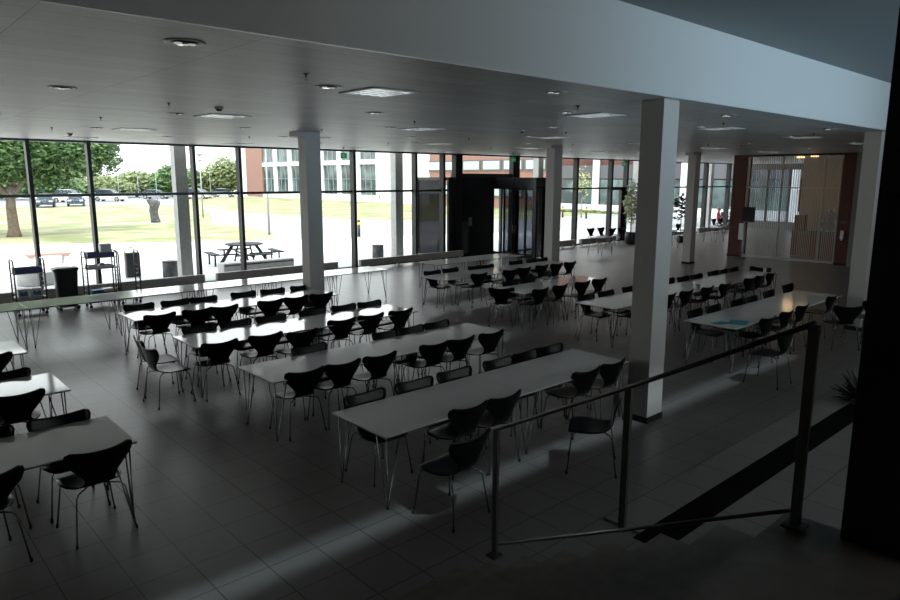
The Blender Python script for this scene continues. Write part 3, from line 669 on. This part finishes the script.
# brick building opposite
bl = tag(empty('college_building', (57, 0, 0)), 'red brick building with tall white framed windows across the lawn', 'building')
HB = 11.5
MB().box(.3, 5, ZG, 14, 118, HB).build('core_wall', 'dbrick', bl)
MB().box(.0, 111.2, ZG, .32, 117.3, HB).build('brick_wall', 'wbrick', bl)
MB().box(.0, 117.3, ZG, .32, 119, HB).build('corner_pier', 'wframe', bl)
MB().box(-.1, 66.5, ZG, .31, 76.8, HB).build('white_wall', 'wframe', bl)
MB().box(-.1, 77.2, ZG, .31, 111.1, .9).build('plinth', 'wframe', bl)
yy = 77.2
while yy < 110:
    w_ = 4.0
    wf = MB().box(-.2, yy - .28, .9, .32, yy + .45, HB).box(-.12, yy + .45, 5.2, .3, yy + w_ + .57, 5.85).build('window_frame', 'wframe', bl)
    MB().box(.2, yy + .4, .9, .30, yy + w_ + .8, HB).build('window_pane', 'fglass', wf)
    g = MB()
    for q in (1.6, 2.9): g.box(.12, yy + .4 + q, .9, .22, yy + .47 + q, HB)
    g.box(.12, yy + .4, 3.1, .22, yy + w_ + .8, 3.18)
    g.build('glazing_bar', 'lamp', wf); yy += 4.85
# strip windows of the middle wing
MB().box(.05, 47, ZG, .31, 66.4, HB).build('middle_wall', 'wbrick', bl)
for z0, z1 in ((1.2, 2.6), (4.15, 5.4), (7.2, 8.6)):
    y = 47.4
    while y < 65.5:
        p = MB().box(-.05, y, z0, .1, y + 3.1, z1).build('strip_window', 'slate', bl); MB().box(-.08, y + .25, z0 + .15, -.04, y + 2.85, z1 - .15).build('blind', 'fblind', p); y += 3.3
# right wing with tall dark glazing and white columns
MB().box(0, 5, ZG, .32, 47, .75).build('plinth', 'wframe', bl)
y = 8.0
while y < 46:
    p = MB().box(.0, y, .75, .25, y + 4.0, 3.2).build('ground_window', 'fglass', bl); MB().box(-.02, y + 1.9, .75, .02, y + 2.0, 3.2).build('glazing_bar', 'slate', p)
    q = MB().box(.02, y + .1, 3.3, .25, y + 4.1, 4.6).build('slate_panel', 'slate', bl)
    MB().box(-.45, y - .55, ZG, .1, y - .1, HB).build('white_column', 'wframe', bl); y += 4.75

# lamp posts
def lamp_post(x, y, h, label, heads=1):
    t = tag(empty('street_lamp', (x, y, ZG)), label, 'street lamp', 'street lamps')
    MB().tube([(0, 0, 0), (0, 0, h)], .07, 8, .04).build('pole', 'lamp', t); MB().lathe([(.1, h), (.28, h + .08), (.28, h + .2), (.1, h + .3)], n=12).build('lamp_head', 'lamp', t)
    if heads > 1: MB().lathe([(.06, h - .45), (.2, h - .4), (.2, h - .3), (.06, h - .25)], n=12).build('lamp_head', 'lamp', t)
lamp_post(19.3, 37.1, 6.5, 'slim lamp post at the tip of the lawn left of the far column')
lamp_post(23.4, 56.5, 5.1, 'tall double-headed lamp post seen between the second pair of mullions', 2)
lamp_post(34.6, 99, 8.0, 'tall lamp post in the car park behind the sculpture')
lamp_post(35, 117, 4.6, 'lamp post in car park, left one of the small pair')
lamp_post(38.0, 117, 4.0, 'lamp post in car park, right one of the small pair')
lamp_post(48, 119, 5.2, 'short lamp post near the bushes, left one')
lamp_post(50.5, 118, 4.6, 'short lamp post near the bushes, right one')

# sculpture
sc_ = tag(empty('stone_sculpture', (17.9, 52.0, ZG)), 'twisted grey stone sculpture standing on the lawn', 'sculpture')
rings = []
for k, (z, a, b, ox, tw) in enumerate([(0, .36, .28, .1, 0), (.25, .33, .26, .08, .3), (.6, .27, .22, .0, .6), (.95, .30, .25, -.06, .9), (1.25, .33, .27, -.02, 1.3), (1.45, .42, .27, .05, 1.7), (1.62, .42, .22, -.02, 2.0), (1.75, .28, .16, -.18, 2.2), (1.8, .1, .08, -.2, 2.3)]):
    rings.append([(ox + a * math.cos(q + tw) * (1 + .15 * math.sin(3 * q)), b * math.sin(q + tw) * (1 + .15 * math.sin(3 * q)), z) for q in [2 * math.pi * j / 20 for j in range(20)]])
MB().loft(rings).build('carved_body', 'stonegrey', sc_); MB().bbox(-.6, -.4, 0, .9, .4, .06, .02).build('base_slab', 'concrete', sc_)

# picnic table
pt = tag(empty('picnic_table', (12.05, 25.3, ZG), math.radians(-32)), 'dark wooden picnic table with attached benches on the plaza', 'picnic table')
MB().lathe([(.72, .74), (.74, .76), (.74, .79), (.72, .80)], n=8, smooth=False).build('tabletop', 'wood', pt)
for k in range(4):
    a = math.pi / 2 * k + .4; ca, sa = math.cos(a), math.sin(a)
    b = MB(); q = [(1.12 * ca - .6 * sa, 1.12 * sa + .6 * ca), (1.12 * ca + .6 * sa, 1.12 * sa - .6 * ca), (1.38 * ca + .72 * sa, 1.38 * sa - .72 * ca), (1.38 * ca - .72 * sa, 1.38 * sa + .72 * ca)]
    b.prism(q, .43, .48); b.build('bench_seat', 'wood', pt)
    for s in (-1, 1):
        MB().tube([(.45 * ca - s * .1 * sa, .45 * sa + s * .1 * ca, .74), (.95 * ca - s * .12 * sa, .95 * sa + s * .12 * ca, 0)], .045, 4).build('leg', 'wood', pt)
        MB().tube([(1.25 * ca - s * .45 * sa, 1.25 * sa + s * .45 * ca, .43), (1.25 * ca - s * .45 * sa, 1.25 * sa + s * .45 * ca, 0)], .045, 4).build('bench_leg', 'wood', pt)
    MB().tube([(0.2 * ca, .2 * sa, .38), (1.3 * ca, 1.3 * sa, .38)], .04, 4).build('beam', 'wood', pt)

# concrete seats and bins outside
o = MB().bbox(-1.38, -.25, 0, 1.38, .25, .38, .02).build('concrete_bench', 'concrete', None, (11.4, 22.95, ZG)); tag(o, 'long concrete bench outside in front of the picnic table', 'bench')
MB().box(-1.34, -.255, .28, 1.34, -.25, .33).build('groove_shade_strip', 'stonegrey', o)  # dark strip stands in for the shade of a groove; none is cut
o = MB().lathe([(.55, 0), (.6, .03), (.6, .4), (.57, .42)], n=28).build('round_concrete_seat', 'concrete', None, (4.75, 24.6, ZG)); tag(o, 'round concrete seat outside behind the tray trolley', 'bench')
o = MB().bbox(-.6, -.3, 0, .5, .3, .6, .02).build('concrete_planter', 'concrete', None, (4.1, 29.8, ZG)); tag(o, 'concrete planter block outside at the left frame edge', 'planter')
rb = tag(empty('slatted_bench', (6.2, 30.0, ZG)), 'low bench with reddish slats outside above the bin bag', 'bench')
MB().box(-.75, -.25, .36, .75, .25, .42).build('slatted_seat', 'redwood', rb); MB().box(-.7, -.2, 0, -.5, .2, .36).build('leg', 'concrete', rb); MB().box(.5, -.2, 0, .7, .2, .36).build('leg', 'concrete', rb)
for (x, y, l) in [(8.42, 23.35, 'grey cylindrical litter bin beside the outer concrete column, left one'), (17.1, 23.3, 'grey cylindrical litter bin outside, left of the second outer column')]:
    t = tag(empty('litter_bin', (x, y, ZG)), l, 'litter bin', 'outdoor litter bins'); MB().lathe([(.23, 0), (.24, .03), (.24, .52)], n=20).build('drum', 'stonegrey', t); MB().lathe([(.245, .52), (.245, .56), (.2, .57)], n=20).build('rim', 'stonegrey', t)
t = tag(empty('black_litter_bin', (7.5, 24.25, ZG)), 'black box litter bin on a hooped stand outside behind the trolleys', 'litter bin')
MB().bbox(-.22, -.14, .02, .22, .14, .84, .02).build('box', 'bin', t); MB().tube([(-.25, -.1, 0), (-.25, -.1, .9), (-.2, -.1, 1.0), (0, -.1, 1.02), (.05, -.1, .95), (.05, -.1, .8)], .02, 6).build('hoop', 'steel', t)
for i, (x, y, l) in enumerate([(22.6, 32.6, 'black bollard with yellow band left of the second outer column'), (47.3, 37.4, 'black bollard with yellow band just right of the entrance'), (47.7, 35.2, 'black bollard with yellow band below the small yellow-leaved tree')]):
    t = tag(empty('bollard', (x, y, ZG)), l, 'bollard', 'bollards'); MB().lathe([(.08, 0), (.08, .68)], n=12).build('shaft', 'bin', t); MB().lathe([(.085, .68), (.085, .85)], n=12).build('band', 'yellow', t); MB().lathe([(.08, .85), (.08, .93), (.04, .97)], n=12).build('cap', 'bin', t)


# trees
def tree(x, y, trunk_r, trunk_h, blobs, n, leaf, size, label, group, seed, name='tree', branches=()):
    t = tag(empty(name, (x, y, ZG)), label, 'tree', group)
    tb = MB().tube([(0, 0, -.05), (.02, 0, trunk_h * .15), (.0, .05, trunk_h * .6), (.1, 0, trunk_h)], [trunk_r * 1.45, trunk_r, trunk_r * .85, trunk_r * .75], 10)
    for p in branches: tb.tube([(0, 0, trunk_h * .7)] + list(p), [trunk_r * .6] + [trunk_r * .35] * (len(p) - 1) + [trunk_r * .15], 7)
    tb.build('trunk', 'bark', t); crown(n, blobs, size, seed).build('foliage', leaf, t); return t


tree(7.75, 45.2, .30, 2.9, [(0, 0, 5.4, 4.4, 3.6, 2.3), (2.6, 0, 4.8, 2.6, 2.4, 1.6), (-3.5, 0, 5.2, 3.3, 3, 2.2), (3.9, .3, 5.6, 2.3, 2.2, 1.7), (4.9, .5, 4.5, 1.4, 1.6, 1.1), (-1, -1, 4.1, 3.0, 2.2, 1.1), (1.8, -.8, 4.0, 2.6, 1.8, 1.0)], 36000, 'leaf', .17, 'large leafy tree with thick trunk on the lawn at far left', None, 11, 'oak_tree',
     [((-.8, 0, 3.4), (-1.7, 0, 4.6)), ((.7, 0, 3.2), (1.8, .3, 4.4), (3.5, .3, 5.2)), ((.2, 0, 4), (.4, 0, 6))])
BT = [(24, 118, 5.2, 7, .0), (33, 122, 3.8, 7, 1), (40, 124, 4.5, 6, 1), (45, 121, 5.6, 4.5, 0), (50, 126, 5.0, 6, 1), (56, 124, 7.2, 6, 0), (62, 122, 7.6, 6, 1), (67, 121, 6.6, 5, 0), (17, 122, 5.4, 6, 1)]
lb = ['bushy tree beyond the car park, first from left between oak and lamp posts', 'pale bushy tree beyond the car park, behind the small lamp posts', 'pale bushy tree beyond the car park, behind the sculpture', 'darker round tree beyond car park, left of the outer column', 'pale bush beyond car park, behind the outer column', 'tall round tree beyond car park, behind the double-headed lamp', 'tallest tree beyond car park, left of the brick building', 'dense tree beyond car park touching the brick building corner', 'bushy tree beyond car park, half hidden by the oak']
for i, (x, y, h, r, k) in enumerate(BT):
    tree(x, y, .25, h * .5, [(0, 0, h * .55, r * .62, r * .5, h * .45), (r * .4, 0, h * .4, r * .5, r * .4, h * .38), (-r * .4, 0, h * .42, r * .5, r * .4, h * .38)], 4200, ('leaf', 'leaf2')[int(k)] if i not in (5, 6, 7) else 'leaf2', .40, lb[i], 'trees beyond the car park', 30 + i, 'background_tree')
tree(48.6, 36.4, .05, 1.9, [(0, 0, 2.7, 1.0, 1.0, 1.1), (.2, 0, 3.6, .6, .6, .9)], 130, 'leaf3', .14, 'small slender tree with yellow leaves right of the entrance', None, 77, 'young_tree')
hd = crown(1800, [(0, 0, .10, .4, 9, .2)], .16, 9).build('low_hedge', 'leaf2', None, (56, 42, ZG)); hd['kind'] = 'stuff'; tag(hd, 'low yellowish planting along the foot of the building', 'hedge', None, 'stuff')


# cars
def car(x, y, rz, m, label, kind=0):
    t = tag(empty('parked_car', (x, y, ZG + .01), rz), label, 'car', 'parked cars'); L = 4.3; Wd = 1.75; hh = 1.45 if kind == 0 else 1.7
    pf = [(-L / 2, .3), (-L / 2, .85), (-L / 2 + .9, .95), (L / 2 - .25, .9), (L / 2, .65), (L / 2, .3)]
    MB().loft([[(px, s * Wd / 2 * q, z) for px, z in pf] for s, q in ((-1, .93), (-1, 1), (1, 1), (1, .93))], False).build('body', m, t)
    gh = [(-L / 2 + .35, .9), (-L / 2 + .75, hh - .08), (-L / 2 + 1.2, hh), (L / 2 - 1.7, hh - .05), (L / 2 - 1.0, .93)]
    MB().loft([[(px, s * .72, z) for px, z in gh] for s in (-1, 1)], False).build('window_glass', 'carglass', t)
    MB().loft([[(px, s * .66, z) for px, z in [(-L / 2 + .85, hh - .02), (-L / 2 + 1.2, hh + .02), (L / 2 - 1.75, hh - .02), (L / 2 - 1.8, hh - .06)]] for s in (-1, 1)], False).build('roof', m, t)
    for px in (-1.35, 1.35):
        for s in (-1, 1): wo = MB().tube([(px, s * .72, .32), (px, s * .88, .32)], .32, 16).build('wheel', 'rubber', t); MB().tube([(px, s * .88, .32), (px, s * .89, .32)], .2, 12).build('hubcap', 'steel', wo)
    for s in (-1, 1): MB().bbox(L / 2 - .03, s * .6 - .18, .62, L / 2 + .01, s * .6 + .18, .76, .01).build('headlight', 'white', t)


R_ = math.radians
for x, y, a, mm_, l, k in [(18.6, 88.6, -105, 'card', 'dark parked car with bright windscreen right of the oak trunk', 0), (22.0, 89.8, -105, 'card', 'second dark parked car right of the oak trunk', 0), (30.0, 104.5, -42, 'carw', 'white parked estate car seen side-on behind third mullion', 1), (24.5, 103, -42, 'carw', 'white car parked behind the two dark cars', 1),
                          (39, 112, -42, 'cars', 'silver car parked behind the lamp posts', 0), (43.8, 108, -42, 'carw', 'white car parked left of the outer concrete column', 1), (46.5, 113, -60, 'cars', 'silver car seen right of the outer column', 0), (52, 116, -42, 'carw', 'white car parked before the tallest trees', 0)]:
    car(x, y, R_(a), mm_, l, k)


# seated people outside the far windows
def person(x, y, rz, top, hair, label):
    t = tag(empty('person', (x, y, ZG), rz), label, 'person', 'people sitting outside the far windows')
    sk = [(0, 0, .50), (0, .02, .72), (0, 0, .95), (0, 0, 1.10), (0, .02, 1.20), (0, .03, 1.30), (0, .03, 1.38)]
    rad = [.16, .14, .17, .10, .055, .09, .08]; ed = [(i, i + 1) for i in range(6)]
    def chain(root, pts, rs):
        prev = root
        for p, r in zip(pts, rs): sk.append(p); rad.append(r); ed.append((prev, len(sk) - 1)); prev = len(sk) - 1
    for s in (-1, 1):
        chain(2, [(s * .20, 0, 1.05), (s * .25, .1, .80), (s * .16, .34, .78), (s * .12, .42, .80)], [.07, .05, .04, .045])
        chain(0, [(s * .11, .06, .50), (s * .12, .45, .50), (s * .12, .45, .10), (s * .12, .56, .05)], [.10, .07, .05, .04])
    me = bpy.data.meshes.new('body'); me.from_pydata(sk, ed, []); o = bpy.data.objects.new('body', me); COL.objects.link(o); o.parent = t; me.materials.append(M[top])
    sm = o.modifiers.new('skin', 'SKIN'); sm.use_smooth_shade = True
    for i, v in enumerate(me.skin_vertices[0].data): v.radius = (rad[i], rad[i]); v.use_root = (i == 0)
    o.modifiers.new('sub', 'SUBSURF').render_levels = 2
    MB().lathe([(.02, 1.20), (.08, 1.24), (.105, 1.33), (.10, 1.40), (.05, 1.46), (.01, 1.47)], (0, .05, 0), 14).build('face', 'skin', t)
    MB().lathe([(.06, 1.23), (.115, 1.32), (.115, 1.41), (.06, 1.48), (.01, 1.49)], (0, .0, 0), 14).build('hair', hair, t)
    MB().tube([(0, .14, 1.34), (0, .175, 1.33)], .015, 6, .02).build('nose', 'skin', t)
    for s in (-1, 1): MB().tube([(s * .12, .0, .56), (s * .12, .45, .52)], .11, 10, .085).build('trouser_leg', 'jeans', t)
    return t
def stool(x, y, l):
    t = tag(empty('outdoor_stool', (x, y, ZG)), l, 'stool', 'stools outside the far windows'); MB().lathe([(.18, .36), (.2, .38), (.2, .40)], n=14).build('seat', 'wood', t); MB().lathe([(.05, 0.02), (.04, .36)], n=8).build('pedestal', 'steel', t); MB().lathe([(.18, 0), (.18, .02)], n=14).build('base', 'steel', t)
for x, y, a, tp, hr, l in [(44.75, 22.1, 200, 'pink', 'hair', 'person in a pink top with fair hair sitting outside, leaning left'), (45.55, 22.1, 150, 'grey', 'hair2', 'person in a grey jacket sitting outside beside the pink top'), (46.6, 22.1, 170, 'pale', 'hair', 'person in pale shirt sitting outside, next to the brick pier')]:
    person(x, y, R_(a), tp, hr, l); stool(x, y, 'low round stool under the ' + l[:l.index(' sitting')].replace('person', 'person').replace(' with fair hair', ''))
